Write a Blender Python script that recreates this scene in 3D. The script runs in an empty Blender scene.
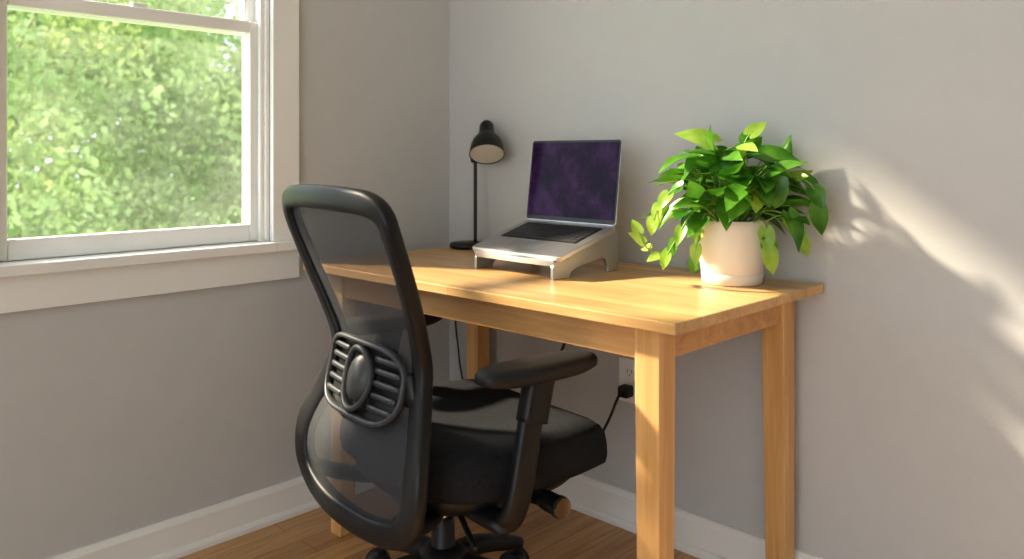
import bpy, bmesh, math, random
import numpy as np
from mathutils import Vector, Matrix, Euler
random.seed(7); np.random.seed(7)
scene = bpy.context.scene
COL = scene.collection

# ------------------------------------------------------------ materials
def nmat(name):
    m = bpy.data.materials.new(name); m.use_nodes = True
    nt = m.node_tree; b = nt.nodes['Principled BSDF']
    return m, nt, b
def N(nt, t, **kw):
    n = nt.nodes.new(t)
    for k, v in kw.items():
        if k in n.inputs: n.inputs[k].default_value = v
        else: setattr(n, k, v)
    return n
def simple(name, col, rough=0.5, metal=0.0, bump=0.0, bscale=200, var=0.0, spec=0.5, coat=0):
    m, nt, b = nmat(name)
    b.inputs['Base Color'].default_value = (*col, 1)
    b.inputs['Roughness'].default_value = rough
    b.inputs['Metallic'].default_value = metal
    b.inputs['Specular IOR Level'].default_value = spec
    b.inputs['Coat Weight'].default_value = coat
    tc = N(nt, 'ShaderNodeTexCoord')
    nz = N(nt, 'ShaderNodeTexNoise', Scale=bscale, Detail=3.0)
    nt.links.new(tc.outputs['Object'], nz.inputs['Vector'])
    if bump > 0:
        bp = N(nt, 'ShaderNodeBump', Strength=bump, Distance=0.002)
        nt.links.new(nz.outputs['Fac'], bp.inputs['Height'])
        nt.links.new(bp.outputs['Normal'], b.inputs['Normal'])
    if var > 0:
        nz2 = N(nt, 'ShaderNodeTexNoise', Scale=bscale*0.1, Detail=4.0)
        nt.links.new(tc.outputs['Object'], nz2.inputs['Vector'])
        r = N(nt, 'ShaderNodeValToRGB')
        r.color_ramp.elements[0].position = .3; r.color_ramp.elements[1].position = .7
        r.color_ramp.elements[0].color = (*[c*(1-var) for c in col], 1)
        r.color_ramp.elements[1].color = (*[min(1, c*(1+var)) for c in col], 1)
        nt.links.new(nz2.outputs['Fac'], r.inputs['Fac'])
        nt.links.new(r.outputs['Color'], b.inputs['Base Color'])
    return m

def wood(name, c_dark, c_light, axis=0, rough=0.38, stave=None):
    m, nt, b = nmat(name)
    tc = N(nt, 'ShaderNodeTexCoord')
    mp = N(nt, 'ShaderNodeMapping')
    s = [14, 14, 14]; s[axis] = 1.1
    mp.inputs['Scale'].default_value = s
    nt.links.new(tc.outputs['Object'], mp.inputs['Vector'])
    nz = N(nt, 'ShaderNodeTexNoise', Scale=2.2, Detail=8.0, Roughness=.6, Distortion=.6)
    nt.links.new(mp.outputs['Vector'], nz.inputs['Vector'])
    mp2 = N(nt, 'ShaderNodeMapping'); s2 = [160, 160, 160]; s2[axis] = 4
    mp2.inputs['Scale'].default_value = s2
    nt.links.new(tc.outputs['Object'], mp2.inputs['Vector'])
    nz2 = N(nt, 'ShaderNodeTexNoise', Scale=1.0, Detail=3.0)
    nt.links.new(mp2.outputs['Vector'], nz2.inputs['Vector'])
    mx = N(nt, 'ShaderNodeMath', operation='MULTIPLY_ADD')
    nt.links.new(nz2.outputs['Fac'], mx.inputs[0]); mx.inputs[1].default_value = .35
    nt.links.new(nz.outputs['Fac'], mx.inputs[2])
    r = N(nt, 'ShaderNodeValToRGB')
    r.color_ramp.elements[0].position = .45; r.color_ramp.elements[1].position = .85
    r.color_ramp.elements[0].color = (*c_dark, 1); r.color_ramp.elements[1].color = (*c_light, 1)
    nt.links.new(mx.outputs[0], r.inputs['Fac'])
    out = r.outputs['Color']
    if stave:
        mp3 = N(nt, 'ShaderNodeMapping'); mp3.inputs['Rotation'].default_value = (0, 0, math.pi/2 if stave[2] else 0)
        nt.links.new(tc.outputs['Object'], mp3.inputs['Vector'])
        br = N(nt, 'ShaderNodeTexBrick')
        br.inputs['Scale'].default_value = 1.0
        br.inputs['Brick Width'].default_value = stave[0]; br.inputs['Row Height'].default_value = stave[1]
        br.inputs['Mortar Size'].default_value = stave[3]; br.inputs['Mortar Smooth'].default_value = .3
        br.inputs['Color1'].default_value = (1, 1, 1, 1); br.inputs['Color2'].default_value = (.78, .74, .70, 1)
        br.inputs['Mortar'].default_value = (.5, .42, .36, 1)
        br.offset = .37
        nt.links.new(mp3.outputs['Vector'], br.inputs['Vector'])
        mm = N(nt, 'ShaderNodeMix', data_type='RGBA', blend_type='MULTIPLY')
        mm.inputs[0].default_value = 1
        nt.links.new(out, mm.inputs[6]); nt.links.new(br.outputs['Color'], mm.inputs[7])
        out = mm.outputs[2]
    nt.links.new(out, b.inputs['Base Color'])
    b.inputs['Roughness'].default_value = rough
    bp = N(nt, 'ShaderNodeBump', Strength=.08, Distance=.001)
    nt.links.new(nz2.outputs['Fac'], bp.inputs['Height']); nt.links.new(bp.outputs['Normal'], b.inputs['Normal'])
    return m

M_wallL = simple('wall_paint', (.59, .59, .59), .7, bump=.2, bscale=160, var=.012)
M_trim = simple('trim_white', (.88, .875, .86), .4, bump=.03)
M_ceil = simple('ceiling_white', (.8, .8, .79), .8)
M_floor = wood('floor_oak', (.47, .26, .11), (.74, .46, .23), axis=1, rough=.33, stave=(1.1, .085, True, .0015))
M_top = wood('desk_top_wood', (.60, .345, .135), (.83, .55, .27), axis=0, rough=.30, stave=(.62, .075, False, .0004))
M_legw = wood('desk_leg_wood', (.58, .32, .12), (.79, .49, .22), axis=2, rough=.4)
M_aprw = wood('desk_apron_wood', (.54, .29, .11), (.73, .43, .19), axis=0, rough=.4)
M_plast = simple('chair_plastic', (.014, .015, .017), .42, bump=.05, bscale=600, spec=.4)
M_plast2 = simple('chair_plastic_grey', (.055, .058, .064), .42)
M_pad = simple('armrest_pad', (.018, .019, .021), .5, bump=.1, bscale=500, spec=.4)
M_fab = simple('seat_fabric', (.021, .023, .028), .85, bump=.8, bscale=900, var=.2, spec=.25)
M_blk = simple('black_metal', (.010, .010, .011), .35)
M_cable = simple('cable_black', (.012, .012, .012), .5)
M_alu = simple('aluminium', (.50, .51, .53), .42, metal=.9, bump=.03, bscale=900)
M_alu2 = simple('laptop_silver', (.60, .60, .62), .36, metal=.9)
M_chrome = simple('chrome', (.7, .7, .7), .15, metal=1)
M_key = simple('keys_black', (.010, .010, .012), .5)
M_pot = simple('pot_ceramic', (.80, .745, .685), .45, bump=.03, var=.02)
M_soil = simple('soil', (.05, .03, .02), .95, bump=1, bscale=90)
M_outlet = simple('outlet_plastic', (.93, .93, .91), .35)
M_slot = simple('outlet_slot', (.03, .03, .03), .6)
M_shadein = simple('lamp_shade_inside', (.68, .65, .58), .5)
M_bulb = simple('bulb_glass', (.85, .83, .78), .2)
M_stem = simple('plant_stem', (.25, .42, .08), .5)
M_bark = simple('bark', (.20, .15, .11), .9, bump=1, bscale=15, var=.3)
M_grass = simple('grass', (.20, .34, .10), .9, var=.3, bscale=20)

def mesh_mat():
    m, nt, b = nmat('chair_mesh_fabric')
    b.inputs['Base Color'].default_value = (.060, .063, .070, 1); b.inputs['Roughness'].default_value = .65
    b.inputs['Specular IOR Level'].default_value = .3
    tc = N(nt, 'ShaderNodeTexCoord')
    sx = N(nt, 'ShaderNodeSeparateXYZ'); nt.links.new(tc.outputs['Object'], sx.inputs[0])
    outs = []
    for ax in (0, 2):
        a = N(nt, 'ShaderNodeMath', operation='MULTIPLY'); a.inputs[1].default_value = 1500
        nt.links.new(sx.outputs[ax], a.inputs[0])
        s = N(nt, 'ShaderNodeMath', operation='SINE'); nt.links.new(a.outputs[0], s.inputs[0])
        outs.append(s)
    mu = N(nt, 'ShaderNodeMath', operation='MULTIPLY')
    nt.links.new(outs[0].outputs[0], mu.inputs[0]); nt.links.new(outs[1].outputs[0], mu.inputs[1])
    g = N(nt, 'ShaderNodeMath', operation='GREATER_THAN'); g.inputs[1].default_value = .22
    nt.links.new(mu.outputs[0], g.inputs[0])
    k = N(nt, 'ShaderNodeMath', operation='MULTIPLY'); k.inputs[1].default_value = .75
    nt.links.new(g.outputs[0], k.inputs[0])
    tr = N(nt, 'ShaderNodeBsdfTransparent'); mix = N(nt, 'ShaderNodeMixShader')
    nt.links.new(k.outputs[0], mix.inputs[0]); nt.links.new(b.outputs[0], mix.inputs[1]); nt.links.new(tr.outputs[0], mix.inputs[2])
    nt.links.new(mix.outputs[0], nt.nodes['Material Output'].inputs[0])
    return m
M_mesh = mesh_mat()
def glass_mat():
    m = bpy.data.materials.new('window_glass'); m.use_nodes = True; nt = m.node_tree; nt.nodes.clear()
    o = N(nt, 'ShaderNodeOutputMaterial'); tr = N(nt, 'ShaderNodeBsdfTransparent'); gl = N(nt, 'ShaderNodeBsdfGlossy', Roughness=.02)
    tr.inputs[0].default_value = (.98, .985, .98, 1)
    lw = N(nt, 'ShaderNodeLayerWeight'); pw_ = N(nt, 'ShaderNodeMath', operation='POWER'); pw_.inputs[1].default_value = 4
    nt.links.new(lw.outputs['Facing'], pw_.inputs[0])
    ad = N(nt, 'ShaderNodeMath', operation='MULTIPLY_ADD'); ad.inputs[1].default_value = .5; ad.inputs[2].default_value = .03
    nt.links.new(pw_.outputs[0], ad.inputs[0])
    mx = N(nt, 'ShaderNodeMixShader')
    nt.links.new(ad.outputs[0], mx.inputs[0]); nt.links.new(tr.outputs[0], mx.inputs[1]); nt.links.new(gl.outputs[0], mx.inputs[2])
    df = N(nt, 'ShaderNodeBsdfTranslucent'); df.inputs[0].default_value = (.9, .9, .9, 1)
    tc = N(nt, 'ShaderNodeTexCoord'); nz = N(nt, 'ShaderNodeTexNoise', Scale=6.0, Detail=8.0, Roughness=.7)
    nt.links.new(tc.outputs['Object'], nz.inputs['Vector'])
    vr = N(nt, 'ShaderNodeMapRange'); vr.inputs[1].default_value = .35; vr.inputs[2].default_value = .75; vr.inputs[3].default_value = .02; vr.inputs[4].default_value = .08
    nt.links.new(nz.outputs['Fac'], vr.inputs[0])
    mx2 = N(nt, 'ShaderNodeMixShader'); nt.links.new(vr.outputs[0], mx2.inputs[0])
    nt.links.new(mx.outputs[0], mx2.inputs[1]); nt.links.new(df.outputs[0], mx2.inputs[2])
    nt.links.new(mx2.outputs[0], o.inputs[0]); return m
M_glass = glass_mat()
def leaf_mat(name, c1, c2, rough=.35, trans=.4, scale=12):
    m, nt, b = nmat(name)
    tc = N(nt, 'ShaderNodeTexCoord'); nz = N(nt, 'ShaderNodeTexNoise', Scale=scale, Detail=4.0)
    nt.links.new(tc.outputs['Object'], nz.inputs['Vector'])
    r = N(nt, 'ShaderNodeValToRGB'); r.color_ramp.elements[0].position = .38; r.color_ramp.elements[1].position = .66
    r.color_ramp.elements[0].color = (*c1, 1); r.color_ramp.elements[1].color = (*c2, 1)
    nt.links.new(nz.outputs['Fac'], r.inputs['Fac']); nt.links.new(r.outputs[0], b.inputs['Base Color'])
    b.inputs['Roughness'].default_value = rough
    t = N(nt, 'ShaderNodeBsdfTranslucent'); nt.links.new(r.outputs[0], t.inputs[0])
    mx = N(nt, 'ShaderNodeMixShader'); mx.inputs[0].default_value = trans
    nt.links.new(b.outputs[0], mx.inputs[1]); nt.links.new(t.outputs[0], mx.inputs[2])
    nt.links.new(mx.outputs[0], nt.nodes['Material Output'].inputs[0])
    return m
M_leaf = leaf_mat('pothos_leaf', (.045, .18, .018), (.17, .40, .045), .28, .28, 14)
M_leafY = leaf_mat('pothos_leaf_young', (.28, .50, .06), (.50, .66, .15), .35, .35, 20)
M_tree = leaf_mat('tree_leaf', (.27, .38, .13), (.56, .66, .32), .6, .5, 1.5)
M_tree2 = leaf_mat('tree_leaf_dark', (.17, .26, .11), (.38, .47, .23), .6, .45, 1.5)

# ------------------------------------------------------------ geometry helpers
def link(o, parent=None):
    COL.objects.link(o)
    if parent: o.parent = parent
    return o
def empty(name, loc=(0, 0, 0), rotz=0):
    e = bpy.data.objects.new(name, None); e.location = loc; e.rotation_euler = (0, 0, rotz); e.empty_display_size = .1
    COL.objects.link(e); return e
def mesh(name, v, f, mat, parent=None, smooth=True, sub=0, fix=True):
    me = bpy.data.meshes.new(name); me.from_pydata([tuple(p) for p in v], [], [tuple(q) for q in f]); me.update()
    if fix:
        bm = bmesh.new(); bm.from_mesh(me); bmesh.ops.recalc_face_normals(bm, faces=bm.faces); bm.to_mesh(me); bm.free()
    if smooth:
        me.polygons.foreach_set('use_smooth', [True]*len(me.polygons))
    me.materials.append(mat)
    o = bpy.data.objects.new(name, me)
    if sub:
        s = o.modifiers.new('sub', 'SUBSURF'); s.levels = sub; s.render_levels = sub
    return link(o, parent)
def bevelmod(o, w, seg=2):
    b = o.modifiers.new('bev', 'BEVEL'); b.width = w; b.segments = seg; b.limit_method = 'ANGLE'; b.angle_limit = math.radians(35)
    return o
def box_geo(lo, hi):
    x0, y0, z0 = lo; x1, y1, z1 = hi
    v = [(x0,y0,z0),(x1,y0,z0),(x1,y1,z0),(x0,y1,z0),(x0,y0,z1),(x1,y0,z1),(x1,y1,z1),(x0,y1,z1)]
    f = [(0,3,2,1),(4,5,6,7),(0,1,5,4),(1,2,6,5),(2,3,7,6),(3,0,4,7)]
    return v, f
def boxes(name, lst, mat, parent=None, bev=0.0):
    V, F = [], []
    for lo, hi in lst:
        v, f = box_geo(lo, hi); n = len(V); V += v; F += [tuple(i+n for i in q) for q in f]
    o = mesh(name, V, F, mat, parent, smooth=False, fix=False)
    if bev: bevelmod(o, bev)
    return o
def revolve(name, prof, mat, parent=None, seg=40, mtx=None, sub=0):
    V, F = [], []
    n = len(prof)
    for r, z in prof:
        for k in range(seg):
            a = 2*math.pi*k/seg; V.append(Vector((max(r, 1e-5)*math.cos(a), max(r, 1e-5)*math.sin(a), z)))
    for i in range(n-1):
        for k in range(seg):
            F.append((i*seg+k, i*seg+(k+1) % seg, (i+1)*seg+(k+1) % seg, (i+1)*seg+k))
    F.append(tuple(range(seg-1, -1, -1))) ; F.append(tuple((n-1)*seg+k for k in range(seg)))
    if mtx: V = [mtx @ p for p in V]
    o = mesh(name, V, F, mat, parent)
    es = o.modifiers.new('es', 'EDGE_SPLIT'); es.split_angle = math.radians(50)
    return o
def catmull(P, n=8, closed=False):
    P = [Vector(p) for p in P]; out = []; L = len(P)
    rng = range(L) if closed else range(L-1)
    for i in rng:
        if closed: p0, p1, p2, p3 = P[(i-1) % L], P[i], P[(i+1) % L], P[(i+2) % L]
        else: p0, p1, p2, p3 = P[max(i-1, 0)], P[i], P[i+1], P[min(i+2, L-1)]
        for k in range(n):
            t = k/n
            out.append(.5*((2*p1)+(-p0+p2)*t+(2*p0-5*p1+4*p2-p3)*t*t+(-p0+3*p1-3*p2+p3)*t**3))
    if not closed: out.append(P[-1])
    return out
def sweep(name, path, mat, w, h, parent=None, up=(0, 1, 0), closed=False, seg=14, power=2.6, sub=0):
    V, F = [], []; n = len(path); up = Vector(up)
    for i, p in enumerate(path):
        if closed: T = path[(i+1) % n]-path[i-1]
        else: T = path[min(i+1, n-1)]-path[max(i-1, 0)]
        T.normalize(); S = T.cross(up)
        if S.length < 1e-3: S = T.cross(Vector((1, .1, 0)))
        S.normalize(); U = S.cross(T).normalized()
        ww = w(i/n, p) if callable(w) else w; hh = h(i/n, p) if callable(h) else h
        for k in range(seg):
            a = 2*math.pi*k/seg; c, s = math.cos(a), math.sin(a)
            cx = math.copysign(abs(c)**(2/power), c); sy = math.copysign(abs(s)**(2/power), s)
            V.append(p+S*cx*ww/2+U*sy*hh/2)
    m = n if closed else n-1
    for i in range(m):
        j = (i+1) % n
        for k in range(seg): F.append((i*seg+k, i*seg+(k+1) % seg, j*seg+(k+1) % seg, j*seg+k))
    if not closed:
        F.append(tuple(range(seg-1, -1, -1))); F.append(tuple((n-1)*seg+k for k in range(seg)))
    return mesh(name, V, F, mat, parent)
def tube(name, pts, r, mat, parent=None, n=8, closed=False):
    return sweep(name, catmull(pts, n, closed), mat, 2*r, 2*r, parent, up=(.13, .97, .21), closed=closed, seg=10, power=2)
def slab(name, cx, cy, hx, hy, layers, mat, parent, power=3.2, seg=64, zf=None, sub=0):
    V, F = [], []
    for ins, z in layers:
        for k in range(seg):
            a = 2*math.pi*k/seg; c, s = math.cos(a), math.sin(a)
            x = math.copysign(abs(c)**(2/power), c)*max(hx-ins, .0005); y = math.copysign(abs(s)**(2/power), s)*max(hy-ins*hy/hx, .0005)
            zz = z+(zf(x/hx, y/hy, z) if zf else 0)
            V.append((cx+x, cy+y, zz))
    n = len(layers)
    for i in range(n-1):
        for k in range(seg): F.append((i*seg+k, i*seg+(k+1) % seg, (i+1)*seg+(k+1) % seg, (i+1)*seg+k))
    F.append(tuple(range(seg-1, -1, -1))); F.append(tuple((n-1)*seg+k for k in range(seg)))
    return mesh(name, V, F, mat, parent, sub=sub)

# ------------------------------------------------------------ room
RX, RY, RZ = 4.3, -4.6, 2.7
WZ0, WZ1 = .802, 2.22
WINS = [(-1.390, -.690), (-2.190, -1.490)]  # second one lies beyond the mullion, unseen, added to let in more sun
T = .14
boxes('floor', [((-T, RY-T, -.1), (RX+T, T, 0))], M_floor)
boxes('ceiling', [((-T, RY-T, RZ), (RX+T, T, RZ+.1))], M_ceil)
boxes('wall_back', [((-T, 0, 0), (RX+T, T, RZ))], M_wallL)
(a1, b1), (a2, b2) = WINS
boxes('wall_left', [((-T, b1, 0), (0, 0, RZ)), ((-T, RY-T, 0), (0, a2, RZ)), ((-T, b2, 0), (0, a1, RZ))] +
      [s for a, b in WINS for s in (((-T, a, 0), (0, b, WZ0-.03)), ((-T, a, WZ1), (0, b, RZ)))], M_wallL)
boxes('wall_right_added', [((RX, RY-T, 0), (RX+T, 0, RZ))], M_wallL)  # unseen wall, added so the left wall gets less light
boxes('wall_front_added', [((0, RY-T, 0), (1.0, RY, RZ)), ((3.9, RY-T, 0), (RX, RY, RZ)), ((1.0, RY-T, 2.4), (3.9, RY, RZ))], M_wallL)  # unseen wall, added to cut ambient light; opening shaped to favour the back wall
BH = .098
def baseboard(name, axis):
    pr = [(0, 0), (.028, 0), (.028, .012), (.022, .02), (.016, .022), (.016, BH-.014), (.010, BH-.004), (.006, BH), (0, BH)]
    V, F = [], []
    for e in (0, 1):
        for d, z in pr:
            if axis == 'y': V.append((d, -d if e == 0 else RY, z))
            else: V.append((d if e == 0 else RX, -d, z))
    n = len(pr)
    for i in range(n): F.append((i, (i+1) % n, n+(i+1) % n, n+i))
    F.append(tuple(range(n))); F.append(tuple(range(2*n-1, n-1, -1)))
    mesh(name, V, F, M_trim, smooth=False)
baseboard('baseboard_left', 'y'); baseboard('baseboard_back', 'x')

CW = .085; MR = 1.415
for wi, (WY0, WY1) in enumerate(WINS):
    win = empty('window_%d' % (wi+1), (0, (WY0+WY1)/2, WZ0))
    def wb(name, lst, mat, bev=.002):
        oy, oz = (WY0+WY1)/2, WZ0
        return boxes(name, [((a[0], a[1]-oy, a[2]-oz), (b[0], b[1]-oy, b[2]-oz)) for a, b in lst], mat, win, bev)
    cr = CW if wi == 0 else .05; cl = .05 if wi == 0 else CW
    cr -= .0003; cl -= .0003
    wb('casing_right', [((0, WY1, WZ0), (.02, WY1+cr, WZ1+CW))], M_trim)
    wb('casing_left', [((0, WY0-cl, WZ0), (.02, WY0, WZ1+CW))], M_trim)
    wb('casing_head', [((0, WY0, WZ1), (.02, WY1, WZ1+CW))], M_trim)
    er = .018 if wi == 0 else 0; el = .018 if wi == 1 else 0
    wb('stool', [((-.085, WY0, WZ0-.026), (.045, WY1, WZ0)), ((0.0005, WY0-cl-el, WZ0-.026), (.045, WY0, WZ0)), ((0.0005, WY1, WZ0-.026), (.045, WY1+cr+er, WZ0))], M_trim, .002)
    wb('apron', [((0.0005, WY0-cl, WZ0-.110), (.02, WY1+cr, WZ0-.026))], M_trim, .001)
    wb('jamb', [((-T, WY1-.012, WZ0), (-.0005, WY1-.0005, WZ1)), ((-T, WY0+.0005, WZ0), (-.0005, WY0+.012, WZ1)), ((-T, WY0, WZ1-.018), (-.0005, WY1, WZ1-.0005)), ((-T-.03, WY0, WZ0-.03), (-.085, WY1, WZ0-.002))], M_trim)
    def sash(name, x0, x1, z0, z1, st=.034, br=.05, tr=.035):
        a, b = WY0+.012, WY1-.012
        wb(name, [((x0, a, z0), (x1, a+st, z1)), ((x0, b-st, z0), (x1, b, z1)), ((x0, a+st, z0), (x1, b-st, z0+br)), ((x0, a+st, z1-tr), (x1, b-st, z1))], M_trim, .004)
        xm = (x0+x1)/2; oy, oz = (WY0+WY1)/2, WZ0
        p, q, r_, s_ = a+st-.004-oy, b-st+.004-oy, z0+br-.004-oz, z1-tr+.004-oz
        mesh(name+'_glass', [(xm, p, r_), (xm, q, r_), (xm, q, s_), (xm, p, s_)], [(0, 1, 2, 3)], M_glass, win, smooth=False)
    sash('sash_lower', -.060, -.028, WZ0+.001, MR+.018)
    sash('sash_upper', -.096, -.064, MR-.018, WZ1-.019, br=.035)
    wb('sash_lock', [((-.058, (WY0+WY1)/2-.02, MR+.018), (-.035, (WY0+WY1)/2+.02, MR+.03))], M_trim, .003)
    wb('inside_stop', [((-.027, WY1-.024, WZ0), (-.010, WY1-.012, WZ1-.02)), ((-.027, WY0+.012, WZ0), (-.010, WY0+.024, WZ1-.02))], M_trim, .002)

# ------------------------------------------------------------ outside
def leafcloud(name, n, centers, rad, size, mat, parent):
    ci = np.random.randint(0, len(centers), n)
    C = np.array(centers)[ci]
    d = np.random.normal(size=(n, 3)); d /= np.linalg.norm(d, axis=1)[:, None]
    r = rad*np.random.rand(n)**(.45)
    P = C+d*r[:, None]*np.array([1, 1, .75])
    a = np.random.normal(size=(n, 3)); a /= np.linalg.norm(a, axis=1)[:, None]
    b = np.random.normal(size=(n, 3)); b -= (a*b).sum(1)[:, None]*a; b /= np.linalg.norm(b, axis=1)[:, None]
    s = size*(.6+.8*np.random.rand(n))[:, None]
    V = np.stack([P-a*s, P+b*s*.6, P+a*s, P-b*s*.6], 1).reshape(-1, 3)
    me = bpy.data.meshes.new(name)
    me.vertices.add(4*n); me.vertices.foreach_set('co', V.astype(np.float32).ravel())
    me.loops.add(4*n); me.loops.foreach_set('vertex_index', np.arange(4*n, dtype=np.int32))
    me.polygons.add(n); me.polygons.foreach_set('loop_start', np.arange(0, 4*n, 4, dtype=np.int32))
    me.update(calc_edges=True); me.validate(); me.materials.append(mat)
    return link(bpy.data.objects.new(name, me), parent)
def tree(name, loc, R, H, mat, n, size, clump):
    e = empty(name, loc)
    cs = []
    for i in range(int(64)):
        while True:
            p = np.random.uniform(-1, 1, 3)
            if (p**2).sum() < 1: break
        cs.append(p*np.array([R*.6, R, H/2])+np.array([0, 0, H/2+.2]))
    leafcloud('foliage', n, cs, clump, size, mat, e)
    sweep('trunk', catmull([(0, 0, 0), (-.1, .05, H*.15), (-.2, -.05, H*.3), (-.2, 0, H*.5)], 6), M_bark, lambda t, p: .12*(1-.8*t), lambda t, p: .12*(1-.8*t), e, seg=10, power=2)
    for i in range(5):
        c = Vector(cs[i]); z0 = H*.25+.05*i
        tube('branch_%d' % (i+1), [(-.18, 0, z0), (c.x*.4-.3, c.y*.4, (z0+c.z)/2+.1), tuple(c)], .010, M_bark, e, n=5)
    return e
GZ = -1.2
tree('deciduous_tree', (-8.0, .4, GZ), 2.8, 5.6, M_tree, 38000, .050, .78)
tree('deciduous_tree', (-8.8, 4.6, GZ), 3.2, 6.0, M_tree, 42000, .052, .85)
tree('deciduous_tree', (-13.5, 3.0, GZ), 4.6, 6.5, M_tree2, 28000, .08, 1.15)
tree('deciduous_tree', (-15.5, 10.5, GZ), 4.8, 6.5, M_tree2, 24000, .08, 1.15)
mesh('lawn', [(-60, -30, GZ), (-.2, -30, GZ), (-.2, 40, GZ), (-60, 40, GZ)], [(0, 1, 2, 3)], M_grass)

# ------------------------------------------------------------ desk
DX0, DX1, DY0, DY1, DZ = .11, 1.33, -.649, -.020, .749
desk = empty('wooden_desk', ((DX0+DX1)/2, (DY0+DY1)/2, 0))
ox, oy = desk.location.x, desk.location.y
def L(x, y, z): return (x-ox, y-oy, z)
boxes('desk_top', [(L(DX0, DY0, DZ-.022), L(DX1, DY1, DZ))], M_top, desk, .0025)
LX = (.216, 1.242); LY = (-.582, -.070); HW = .028
k = 0
for x in LX:
    for y in LY:
        k += 1
        sx = 1 if x < .7 else -1; sy = 1 if y < -.3 else -1
        a = HW; tp = .008
        V = []
        for z, t in ((0, tp), (DZ-.11, 0), (DZ-.022, 0)):
            xa, xb = x-sx*a, x+sx*(a-t); ya, yb = y-sy*a, y+sy*(a-t)
            V += [L(xa, ya, z), L(xb, ya, z), L(xb, yb, z), L(xa, yb, z)]
        F = [(0, 1, 2, 3), (8, 9, 10, 11)]
        for q in (0, 4):
            for i in range(4): F.append((q+i, q+(i+1) % 4, q+4+(i+1) % 4, q+4+i))
        bevelmod(mesh('leg_%d' % k, V, F, M_legw, desk, smooth=False), .002)
ZA, ZB = DZ-.090, DZ-.022
boxes('apron_long', [(L(LX[0]+HW, LY[0]-.020, ZA), L(LX[1]-HW, LY[0], ZB)), (L(LX[0]+HW, LY[1], ZA), L(LX[1]-HW, LY[1]+.020, ZB))], M_aprw, desk, .0015)
boxes('apron_side', [(L(LX[0]-.020, LY[0]+HW, ZA), L(LX[0], LY[1]-HW, ZB)), (L(LX[1], LY[0]+HW, ZA), L(LX[1]+.020, LY[1]-HW, ZB))], M_aprw, desk, .0015)

# ------------------------------------------------------------ office chair
ch = empty('office_chair', (.748, -.978, 0), -math.radians(8.1))
FZ = [(.33, .052), (.38, .042), (.43, .040), (.48, .055), (.56, .095), (.65, .115), (.74, .082), (.82, .048), (.90, .015), (.99, -.012)]
def fz(z): return float(np.interp(z, [a for a, b in FZ], [b for a, b in FZ]))
def fsm(z): return sum(fz(z+d)*w for d, w in ((-.03, .2), (-.015, .2), (0, .2), (.015, .2), (.03, .2)))
def fy(x, z): return fsm(z)-.022*(1-(x/.22)**2)
half = [(0, .968), (.10, .966), (.172, .960), (.206, .940), (.212, .90), (.204, .81), (.188, .73), (.174, .655), (.178, .60), (.202, .53), (.230, .46), (.230, .400), (.205, .362), (.155, .343), (.08, .334), (0, .332)]
pts = [(x, fy(x, z), z) for x, z in half]+[(-x, fy(x, z), z) for x, z in half[-2:0:-1]]
pth = catmull(pts, 7, True)
def fw(t, p):
    z = p.z
    return float(np.interp(z, [.33, .38, .48, .60, .70, .88, .94, .968], [.046, .056, .060, .048, .036, .032, .038, .048]))
sweep('back_frame', pth, M_plast, fw, .032, ch, up=(0, 1, 0), closed=True, seg=18, power=3.4)
hz = [p for p in half]
zs = [b for a, b in hz][::-1]; xs = [a for a, b in hz][::-1]
V, F = [], []; nz, nx = 60, 24
for i in range(nz+1):
    z = .345+(.960-.345)*i/nz; w = float(np.interp(z, zs, xs))
    for j in range(nx+1):
        x = w*(-1+2*j/nx); V.append((x, fy(x, z)-.002, z))
for i in range(nz):
    for j in range(nx):
        a = i*(nx+1)+j; F.append((a, a+1, a+nx+2, a+nx+1))
mesh('back_mesh', V, F, M_mesh, ch)
LZ = .600
def lp(x, z, off=-.020): return (x, fy(x, z)+off, z)
ring = []
for k in range(48):
    a = 2*math.pi*k/48; c, s = math.cos(a), math.sin(a)
    x = math.copysign(abs(c)**.40, c)*.152; z = LZ+math.copysign(abs(s)**.55, s)*.072*(1-.20*abs(c)**2)
    ring.append(Vector(lp(x, z)))
sweep('lumbar_ring', ring, M_plast2, .011, .016, ch, up=(0, 1, 0), closed=True, seg=10)
V = [lp(0, LZ, -.010)]+[(p.x, p.y+.008, p.z) for p in ring]
mesh('lumbar_backing', V, [(0, 1+k, 1+(k+1) % 48) for k in range(48)], M_plast, ch)
q = [Vector(lp(.050*math.cos(2*math.pi*k/32), LZ+.060*math.sin(2*math.pi*k/32), -.026)) for k in range(32)]
sweep('lumbar_oval_rim', q, M_plast2, .012, .016, ch, up=(0, 1, 0), closed=True, seg=10)
V = [lp(0, LZ, -.038)]+[lp(.030*math.cos(2*math.pi*k/32), LZ+.038*math.sin(2*math.pi*k/32), -.034) for k in range(32)]+[lp(.038*math.cos(2*math.pi*k/32), LZ+.048*math.sin(2*math.pi*k/32), -.018) for k in range(32)]
mesh('lumbar_disc', V, [(0, 1+k, 1+(k+1) % 32) for k in range(32)]+[(1+k, 33+k, 33+(k+1) % 32, 1+(k+1) % 32) for k in range(32)], M_plast2, ch)
i = 0
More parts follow.
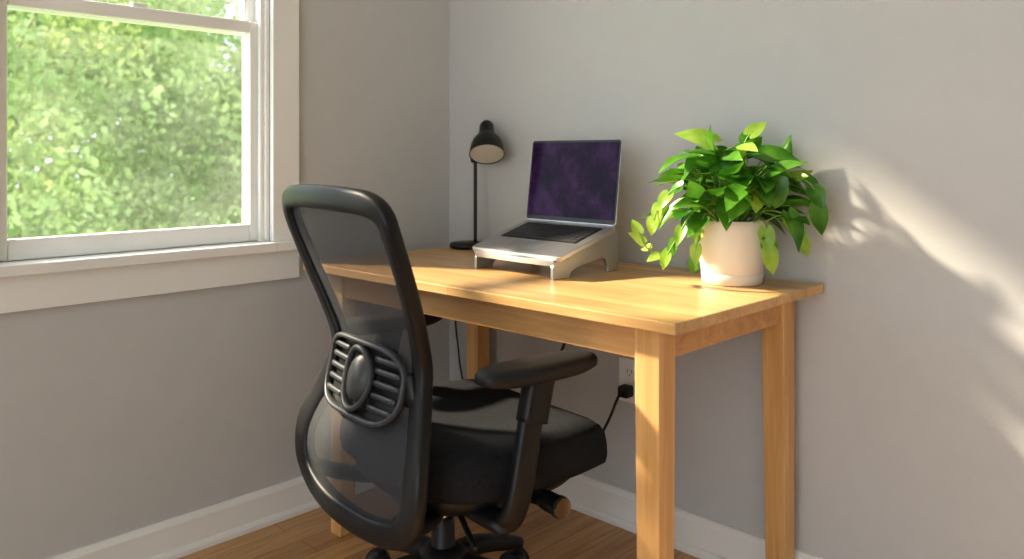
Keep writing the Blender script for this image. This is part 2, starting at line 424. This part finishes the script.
for sgn in (-1, 1):
    for r in range(5):
        z = LZ-.046+r*.023; i += 1
        x0, x1 = .056, .140-.12*abs(z-LZ)
        q = [Vector(lp(sgn*(x0+(x1-x0)*t), z, -.020)) for t in np.linspace(0, 1, 8)]
        sweep('lumbar_slat_%d' % i, q, M_plast2, .0125, .010, ch, up=(0, 1, 0), seg=8)
    q = [Vector(lp(sgn*x, z_, -.014)) for x, z_ in ((.146, LZ), (.16, LZ+.004), (.176, LZ+.01))]
    sweep('lumbar_link_%d' % (1 if sgn < 0 else 2), q, M_plast, .060, .012, ch, up=(0, 1, 0), seg=10)
    q = catmull([(sgn*.19, fy(.2, .37)+.002, .372), (sgn*.175, .09, .350), (sgn*.13, .15, .340), (sgn*.07, .21, .345), (0, .25, .345)], 6)
    sweep('back_strut_%d' % (1 if sgn < 0 else 2), q, M_plast, .045, .028, ch, up=(0, 0, 1), power=3)
def seatz(u, v, z):
    d = 0
    if v > .5: d -= .035*((v-.5)/.5)**2
    d += .010*(abs(u)**3) if z > .44 else 0
    d += .010*max(0, -v)**3
    return d
slab('seat', 0, .338, .260, .252, [(.05, .380), (.015, .384), (.003, .394), (0, .412), (.001, .435), (.005, .452), (.014, .465), (.032, .473), (.065, .475), (.12, .471), (.17, .467), (.22, .465), (.257, .465)], M_fab, ch, power=3.8, zf=seatz)
slab('seat_pan', 0, .32, .22, .215, [(.06, .340), (.02, .345), (.0, .367), (0, .388)], M_plast, ch, power=3.2, zf=lambda u, v, z: -.02*max(0, v-.5))
boxes('tilt_mechanism', [((-.075, .17, .295), (.075, .42, .348))], M_plast, ch, .014)
tube('tilt_lever', [(.06, .36, .334), (.17, .36, .334), (.235, .355, .346)], .008, M_plast, ch)
rot = Matrix.Translation((.222, .355, .352)) @ Matrix.Rotation(math.radians(90), 4, 'Y')
revolve('lever_knob', [(.012, 0), (.018, .006), (.020, .02), (.020, .050), (.022, .053), (.022, .062), (.016, .065), (.014, .060), (.003, .060)], M_plast, ch, mtx=rot)
revolve('lever_knob_ring', [(.0150, .0645), (.0205, .0645), (.0205, .0675), (.0150, .0675)], M_chrome, ch, mtx=rot)
tube('height_lever', [(.05, .24, .33), (.12, .22, .325), (.20, .19, .315), (.24, .18, .305)], .006, M_plast, ch)
for s, nm in ((1, 1), (-1, 2)):
    q = catmull([(s*.10, .22, .355), (s*.20, .225, .347), (s*.270, .23, .355), (s*.290, .24, .40), (s*.292, .255, .47), (s*.290, .272, .55), (s*.288, .287, .612)], 6)
    sweep('arm_post_%d' % nm, q, M_plast, lambda t, p: .046+.006*math.sin(t*3), .028, ch, up=(s, 0, .35), power=3.2)
    q = catmull([(s*.289, .275, .54), (s*.288, .288, .595), (s*.288, .298, .632)], 5)
    sweep('arm_sleeve_%d' % nm, q, M_plast, .062, .040, ch, up=(1, 0, 0), power=4)
    slab('arm_pad_%d' % nm, s*.285, .295, .044, .142, [(.02, .618), (.006, .620), (0, .627), (0, .640), (.002, .647), (.007, .652), (.018, .6535), (.040, .654)], M_pad, ch, power=3.0,
         zf=lambda u, v, z: .003*v*v)
CY = .275; CX = -.02
TC = Matrix.Translation((CX, CY, 0))
revolve('gas_column', [(.014, .14), (.014, .31)], M_chrome, ch, mtx=TC)
revolve('column_sleeve', [(.030, .09), (.030, .175), (.026, .18), (.026, .240), (.022, .25), (.018, .25)], M_plast, ch, mtx=TC)
revolve('column_cap', [(.020, .27), (.034, .28), (.034, .30)], M_plast, ch, mtx=TC)
revolve('base_hub', [(.035, .100), (.055, .110), (.055, .170), (.042, .185), (.030, .190)], M_plast, ch, mtx=TC)
for i in range(5):
    a = math.radians(90+52+36+72*i)
    d = Vector((math.cos(a), math.sin(a), 0)); c = Vector((CX, CY, 0))
    q = catmull([c+d*.03+Vector((0, 0, .154)), c+d*.12+Vector((0, 0, .144)), c+d*.21+Vector((0, 0, .114)), c+d*.282+Vector((0, 0, .086))], 5)
    sweep('base_leg_%d' % (i+1), q, M_plast, lambda t, p: .056-.020*t, lambda t, p: .044-.016*t, ch, up=(0, 0, 1), power=3.5)
    cc = c+d*.285; b = a+random.uniform(-.8, .8)
    wd = Vector((math.cos(b), math.sin(b), 0)); off = Vector((-wd.y, wd.x, 0))*.012
    R30 = .032
    for s in (-1, 1):
        mt = Matrix.Translation(cc+off+wd*(.017*s)+Vector((0, 0, R30))) @ wd.to_track_quat('Z', 'Y').to_matrix().to_4x4()
        revolve('caster_%d_wheel_%d' % (i+1, (s+3)//2), [(.010, -.010), (.026, -.010), (.032, -.006), (.032, .006), (.026, .010), (.010, .010)], M_plast, ch, seg=28, mtx=mt)
    mt = Matrix.Translation(cc+off+Vector((0, 0, R30))) @ wd.to_track_quat('Z', 'Y').to_matrix().to_4x4()
    revolve('caster_%d_hood' % (i+1), [(.015, -.008), (.029, -.008), (.029, .008), (.015, .008)], M_plast2, ch, seg=24, mtx=mt)
    revolve('caster_%d_stem' % (i+1), [(.006, .03), (.010, .05), (.010, .092)], M_plast, ch, seg=16, mtx=Matrix.Translation(cc+off*.4))

# ------------------------------------------------------------ laptop stand + laptop
SX, SY = .700, -.295
ROT = math.radians(-2.5)
st = empty('laptop_stand', (SX, SY, DZ), ROT)
W2 = .140
prof_o = [(-.115, 0), (-.115, .030), (-.108, .042), (.118, .108), (.128, .104), (.130, .092), (.130, 0), (.088, 0), (.088, .016), (.080, .034), (.066, .040), (-.030, .022), (-.050, .014), (-.058, 0)]
def side(name, x):
    t = .005; V = [(x-t, y, z) for y, z in prof_o]+[(x+t, y, z) for y, z in prof_o]; n = len(prof_o)
    F = [tuple(range(n)), tuple(range(2*n-1, n-1, -1))]+[(i, (i+1) % n, n+(i+1) % n, n+i) for i in range(n)]
    bevelmod(mesh(name, V, F, M_alu, st, smooth=False), .0015)
side('side_plate_1', -W2); side('side_plate_2', W2)
sl = math.atan2(.066, .226)
def inc(name, x0, x1, y0, y1, z0, z1, mat, parent, bev=.001):
    o = boxes(name, [((x0, y0, z0), (x1, y1, z1))], mat, parent, bev)
    o.location = (0, -.108, .042); o.rotation_euler = (sl, 0, 0); return o
inc('top_rail_front', -W2, W2, .01, .05, -.006, 0, M_alu, st)
inc('top_rail_back', -W2, W2, .17, .215, -.006, 0, M_alu, st)
inc('front_lip', -W2-.005, W2+.005, -.006, -.0005, -.010, .006, M_alu, st)
lt = empty('laptop', (SX, SY, DZ), ROT)
lap = empty('laptop_body', (0, 0, 0)); lap.parent = lt; lap.location = (0, -.108, .0425); lap.rotation_euler = (sl, 0, 0)
LW, LD, LH = .163, .222, .014
def rr(name, hx, y0, y1, z0, z1, mat, parent, r=.010, bev=.002):
    V, F = [], []; cs = [(hx-r, y1-r, 0), (-hx+r, y1-r, 90), (-hx+r, y0+r, 180), (hx-r, y0+r, 270)]; o = []
    for cx, cy, a0 in cs:
        for k in range(6):
            a = math.radians(a0+90*k/5); o.append((cx+r*math.cos(a), cy+r*math.sin(a)))
    n = len(o); V = [(x, y, z0) for x, y in o]+[(x, y, z1) for x, y in o]
    F = [tuple(range(n))[::-1], tuple(range(n, 2*n))]+[(i, (i+1) % n, n+(i+1) % n, n+i) for i in range(n)]
    ob = mesh(name, V, F, mat, parent, smooth=False); bevelmod(ob, bev); return ob
rr('base', LW, 0, LD, .0005, LH, M_alu2, lap)
rr('keyboard_well', .138, .088, .200, LH-.0002, LH+.0004, M_key, lap, .004, .0001)
kb = []
for r in range(6):
    yy = .094+r*.0172
    if r == 0:
        ks = [(-.131, -.117), (-.115, -.101), (-.099, -.085), (-.083, -.064), (-.062, .024), (.026, .045), (.047, .061), (.063, .077), (.079, .131)]
    else:
        step = .262/14; ks = [(-.131+i*step+.0012, -.131+(i+1)*step-.0012) for i in range(14)]
    for a, b in ks: kb.append(((a, yy, LH+.0004), (b, yy+.0142, LH+.0018)))
boxes('keys', kb, simple('key_cap', (.05, .05, .055), .5), lap)
rr('trackpad', .062, .008, .078, LH-.0002, LH+.0005, simple('trackpad', (.46, .46, .48), .3, metal=.7), lap, .004, .0002)
lid = empty('laptop_lid', (0, 0, 0)); lid.parent = lap; lid.location = (0, LD-.004, LH+.001)
lid.rotation_euler = (math.radians(90)-math.radians(7)-sl, 0, 0)
rr('lid_shell', LW, 0, .226, -.006, 0, M_alu2, lid)
rr('bezel', LW-.0012, .003, .2248, 0, .0006, M_blk, lid, .009, .0002)
def screen_mat():
    m, nt, b = nmat('laptop_screen_painted_reflection')
    tc = N(nt, 'ShaderNodeTexCoord'); nz = N(nt, 'ShaderNodeTexNoise', Scale=12.0, Detail=7.0, Roughness=.65, Distortion=.3)
    nt.links.new(tc.outputs['Object'], nz.inputs['Vector'])
    r = N(nt, 'ShaderNodeValToRGB'); r.color_ramp.elements[0].position = .44; r.color_ramp.elements[1].position = .80
    r.color_ramp.elements[0].color = (.012, .004, .022, 1); r.color_ramp.elements[1].color = (.10, .035, .13, 1)
    nt.links.new(nz.outputs['Fac'], r.inputs['Fac'])
    b.inputs['Base Color'].default_value = (.006, .004, .010, 1); b.inputs['Roughness'].default_value = .06
    b.inputs['Specular IOR Level'].default_value = .08
    nt.links.new(r.outputs[0], b.inputs['Emission Color']); b.inputs['Emission Strength'].default_value = .55  # purple reflections on the dark screen, put in as emission
    return m
rr('screen', LW-.006, .014, .219, .0006, .001, screen_mat(), lid, .004, .0001)

# ------------------------------------------------------------ desk lamp
lm = empty('desk_lamp', (.185, -.085, DZ))
revolve('lamp_base', [(.0, 0), (.056, 0), (.060, .004), (.060, .012), (.054, .018), (.02, .021), (.0, .021)], M_blk, lm)
tube('lamp_pole', [(.022, .012, .018), (.022, .012, .15), (.022, .012, .285)], .0060, M_blk, lm)
hd = Vector((.42, -.40, -.85)).normalized()
piv = Vector((.022, .012, .285))
hp = piv+Vector((.030, .022, .070))
tube('lamp_neck', [tuple(piv), tuple(piv+Vector((.0, .006, .035))), tuple(piv+Vector((.018, .016, .062)))], .005, M_blk, lm)
revolve('lamp_joint', [(0, -.012), (.010, -.012), (.010, .012), (0, .012)], M_blk, lm, seg=20, mtx=Matrix.Translation(piv) @ Matrix.Rotation(math.radians(90), 4, 'X'))
mt = Matrix.Translation(hp+Vector((0, 0, .040))) @ hd.to_track_quat('Z', 'Y').to_matrix().to_4x4()
revolve('lamp_shade', [(.004, -.014), (.016, -.012), (.023, 0), (.025, .028), (.030, .040), (.045, .060), (.053, .085), (.056, .112), (.0545, .112), (.051, .085), (.043, .062), (.028, .044), (.004, .040)], M_blk, lm, mtx=mt)
revolve('lamp_shade_liner', [(.0535, .110), (.0500, .085), (.042, .064), (.027, .047), (.005, .044)], M_shadein, lm, mtx=mt)
revolve('lamp_bulb', [(.012, .045), (.014, .055), (.024, .072), (.026, .084), (.020, .097), (.008, .104), (.001, .105)], M_bulb, lm, mtx=mt)

# ------------------------------------------------------------ potted plant
PX, PY = 1.166, -.150
pl = empty('potted_pothos', (PX, PY, DZ))
revolve('pot', [(0, 0), (.066, 0), (.070, .004), (.0715, .024), (.0700, .027), (.0715, .030), (.0790, .085), (.0825, .138), (.0825, .147), (.0805, .150), (.0775, .147), (.075, .125), (0, .122)], M_pot, pl, seg=64)
revolve('soil', [(0, .12), (.0755, .12), (.0755, .130), (.03, .136), (0, .136)], M_soil, pl)
def leafgeo(base, d, up, Ln, Wd, fold, droop):
    d = d.normalized(); x = d.cross(up)
    if x.length < .05: x = Vector((1, 0, 0))
    x.normalize(); n = x.cross(d).normalized()
    rows = [0, .06, .15, .28, .42, .58, .74, .88, .96, 1.0]; sh = [.55, .86, 1.0, 1.0, .92, .75, .50, .25, .09, .0]
    cols = [-1, -.5, 0, .5, 1]; V = []
    for t, s in zip(rows, sh):
        for c in cols:
            yy = t*Ln-(.20*Ln*(1-t)**6*min(1, abs(c)*1.5) if t < .3 else 0)
            if t == 0 and c == 0: yy = 0.03*Ln
            xx = c*Wd*.5*max(s, .01)
            zz = fold*Wd*(abs(c)**1.3)*s-droop*Ln*t*t+.02*Wd*math.sin(t*9+c*3)
            V.append(base+x*xx+d*yy+n*zz)
    F = []; m = len(cols)
    for i in range(len(rows)-1):
        for j in range(m-1): F.append((i*m+j, i*m+j+1, (i+1)*m+j+1, (i+1)*m+j))
    return V, F
LV, LF, LVy, LFy = [], [], [], []; stems = []
def clampw(p, m=.02):
    lim = -PY-m
    if p.y > lim: p.y = lim-(p.y-lim)*.15
    return p
rnd = random.Random(23)
def add(base, d, up, Ln, Wd, young=False, fold=None, droop=None):
    V, F = leafgeo(base, d, up, Ln, Wd, rnd.uniform(.06, .22) if fold is None else fold, rnd.uniform(.05, .35) if droop is None else droop)
    V = [clampw(p, .006) for p in V]
    for p in V:
        if p.z < .003: p.z = .003
    A, B = (LVy, LFy) if young else (LV, LF)
    n = len(A); A += V; B += [tuple(i+n for i in q) for q in F]
for i in range(114):
    ph = i*2.399963+rnd.uniform(-.3, .3)
    el = math.radians(rnd.uniform(5, 85)) if i > 42 else math.radians(rnd.uniform(-8, 45))
    R = rnd.uniform(.78, 1.08) if i % 4 else rnd.uniform(.4, .7)
    rad = .140*R*math.cos(el); hh = .165+.160*R*math.sin(el)
    b = Vector((rad*math.cos(ph), rad*math.sin(ph), hh))
    out = Vector((math.cos(ph), math.sin(ph), 0))
    up = Vector((rnd.uniform(-.5, .5), rnd.uniform(-.5, .5), 1))+out*.7
    d = out*(math.cos(el)*.6+.5)+Vector((rnd.uniform(-.8, .8), rnd.uniform(-.8, .8), rnd.uniform(-.8, .5)+math.sin(el)*.4))
    Ln = rnd.uniform(.058, .092); b = clampw(b, .045)
    if b.y > .05: d.y = d.y*.2-.1
    add(b, d, up, Ln, Ln*rnd.uniform(.58, .72), young=(rnd.random() < .14))
    s0 = Vector((rnd.uniform(-.035, .035), rnd.uniform(-.035, .035), .13))
    stems.append([s0, s0.lerp(b, .5)+Vector((0, 0, .025)), b])
def vine(pts, nleaf, sz, young=.5, t0=.35):
    P = catmull(pts, 8); stems.append([Vector(p) for p in pts])
    for k in range(nleaf):
        t = t0+(1-t0)*k/(nleaf-1); idx = min(int(t*(len(P)-1)), len(P)-1)
        tn = (P[idx]-P[max(idx-2, 0)]).normalized(); sd = Vector((-tn.y, tn.x, 0))*(1 if k % 2 else -1)
        d = tn+sd*.8+Vector((0, 0, -.3))
        if k == nleaf-1: d = tn+Vector((0, 0, -.2))
        add(P[idx], d, Vector((0.3, -.9, .8)), sz*rnd.uniform(.8, 1.1), sz*.66, rnd.random() < young)
Rv = Vector((.721, .693, 0)); Cv = Vector((.693, -.721, 0))
def PP(a, b, z): v = Rv*a+Cv*b; return (v.x, v.y, z)
vine([PP(-.03, .02, .135), PP(-.09, .04, .160), PP(-.13, .05, .110), PP(-.17, .05, .072), PP(-.205, .03, .085), PP(-.222, .02, .120)], 5, .040, .7, .55)
vine([PP(-.03, .03, .135), PP(-.10, .05, .22), PP(-.14, .05, .225), PP(-.175, .04, .19), PP(-.190, .03, .150)], 4, .050, .6, .45)
vine([PP(-.03, .04, .135), PP(-.08, .07, .18), PP(-.115, .08, .165), PP(-.145, .08, .115), PP(-.165, .07, .075)], 4, .044, .7, .5)
vine([PP(-.03, .05, .135), PP(-.075, .08, .160), PP(-.095, .09, .13), PP(-.105, .095, .095), PP(-.110, .095, .065)], 3, .042, .5, .5)
vine([PP(.02, .05, .135), PP(.04, .095, .155), PP(.05, .105, .125), PP(.055, .108, .090)], 3, .055, .8, .6)
vine([PP(.04, .05, .135), PP(.09, .08, .165), PP(.115, .09, .14), PP(.13, .09, .115)], 4, .050, .9, .5)
vine([PP(.04, .03, .14), PP(.11, .08, .24), PP(.150, .10, .235), PP(.165, .10, .185)], 4, .062, .3)
vine([PP(0, 0, .14), PP(.01, .0, .28), PP(.03, .01, .335), PP(.04, .01, .350)], 3, .062, .2)
vine([PP(-.02, 0, .14), PP(-.03, .0, .27), PP(-.06, .01, .31), PP(-.08, .01, .30)], 3, .06, .2)
mesh('leaves', LV, LF, M_leaf, pl, fix=False)
mesh('leaves_young', LVy, LFy, M_leafY, pl, fix=False)
SV, SF = [], []
for s in stems:
    p = catmull([clampw(Vector(q), .02) for q in s], 5); n0 = len(SV); sg = 6
    for i, q in enumerate(p):
        Tn = (p[min(i+1, len(p)-1)]-p[max(i-1, 0)]).normalized(); S = Tn.cross(Vector((.3, .9, .2))).normalized(); U = S.cross(Tn)
        for k2 in range(sg):
            a = 2*math.pi*k2/sg; SV.append(q+(S*math.cos(a)+U*math.sin(a))*.0018)
    for i in range(len(p)-1):
        for k2 in range(sg): SF.append((n0+i*sg+k2, n0+i*sg+(k2+1) % sg, n0+(i+1)*sg+(k2+1) % sg, n0+(i+1)*sg+k2))
mesh('stems', SV, SF, M_stem, pl)

# ------------------------------------------------------------ outlet and cables
ou = empty('wall_outlet', (.770, 0, .412))
boxes('plate', [((-.040, -.006, -.062), (.040, -.0003, .062))], M_outlet, ou, .003)
for kz, nm in ((.026, 1), (-.026, 2)):
    boxes('socket_%d' % nm, [((-.017, -.009, kz-.017), (.017, -.005, kz+.017))], M_outlet, ou, .004)
    boxes('slots_%d' % nm, [((-.008, -.0095, kz-.002), (-.006, -.0088, kz+.008)), ((.006, -.0095, kz-.002), (.008, -.0088, kz+.008)), ((-.002, -.0095, kz-.011), (.002, -.0088, kz-.007))], M_slot, ou)
pw = empty('power_cable', (.770, -.01, .400))
def W(x, y, z): return (x-.770, y+.01, z-.400)
boxes('plug', [(W(.753, -.046, .372), W(.787, -.0100, .404))], M_cable, pw, .006)
tube('cord', [W(.770, -.044, .388), W(.770, -.066, .375), W(.745, -.075, .31), W(.70, -.09, .225), W(.64, -.105, .165), W(.57, -.12, .150), W(.52, -.12, .20), W(.505, -.09, .32), W(.545, -.085, .42), W(.59, -.08, .50), W(.62, -.085, .58), W(.635, -.085, .70)], .0038, M_cable, pw)
lc = empty('lamp_cord', (.185, -.03, DZ))
tube('cord', [(-.0, -.05, .006), (-.03, .0, .005), (-.06, .018, .004), (-.088, .019, -.01), (-.105, .012, -.08), (-.125, .006, -.18), (-.125, .004, -.27), (-.112, .004, -.35), (-.095, .0, -.42), (-.06, .002, -.55), (-.03, -.0, -.70), (.0, -.004, -.743)], .0032, M_cable, lc)

# ------------------------------------------------------------ light
sd = Vector((1, .520, -.78)).normalized()
sun = bpy.data.lights.new('sun', 'SUN'); sun.energy = 9.5; sun.angle = math.radians(4.0); sun.color = (1, .86, .64)
so = bpy.data.objects.new('sun', sun); so.rotation_euler = sd.to_track_quat('-Z', 'Y').to_euler(); so.location = (-5, -3, 5); COL.objects.link(so)
w = bpy.data.worlds.new('sky'); scene.world = w; w.use_nodes = True
bg = w.node_tree.nodes['Background']; bg.inputs[0].default_value = (.84, .92, 1.0, 1); bg.inputs[1].default_value = 2.4

# ------------------------------------------------------------ camera
cam = bpy.data.cameras.new('camera'); co = bpy.data.objects.new('camera', cam); COL.objects.link(co)
co.location = (2.132, -1.902, 1.05); co.rotation_euler = (math.radians(90), 0, math.radians(43.9))
cam.sensor_width = 36; cam.lens = 819/1024*36; cam.shift_y = -124.5/1024; cam.clip_start = .05
cam.dof.use_dof = True; cam.dof.focus_distance = 1.95; cam.dof.aperture_fstop = 2.8
scene.camera = co
scene.view_settings.view_transform = 'Standard'
for lk in ('Medium High Contrast', 'Standard - Medium High Contrast', 'None'):
    try:
        scene.view_settings.look = lk; print('LOOK', lk); break
    except Exception: pass
scene.view_settings.exposure = 0.3
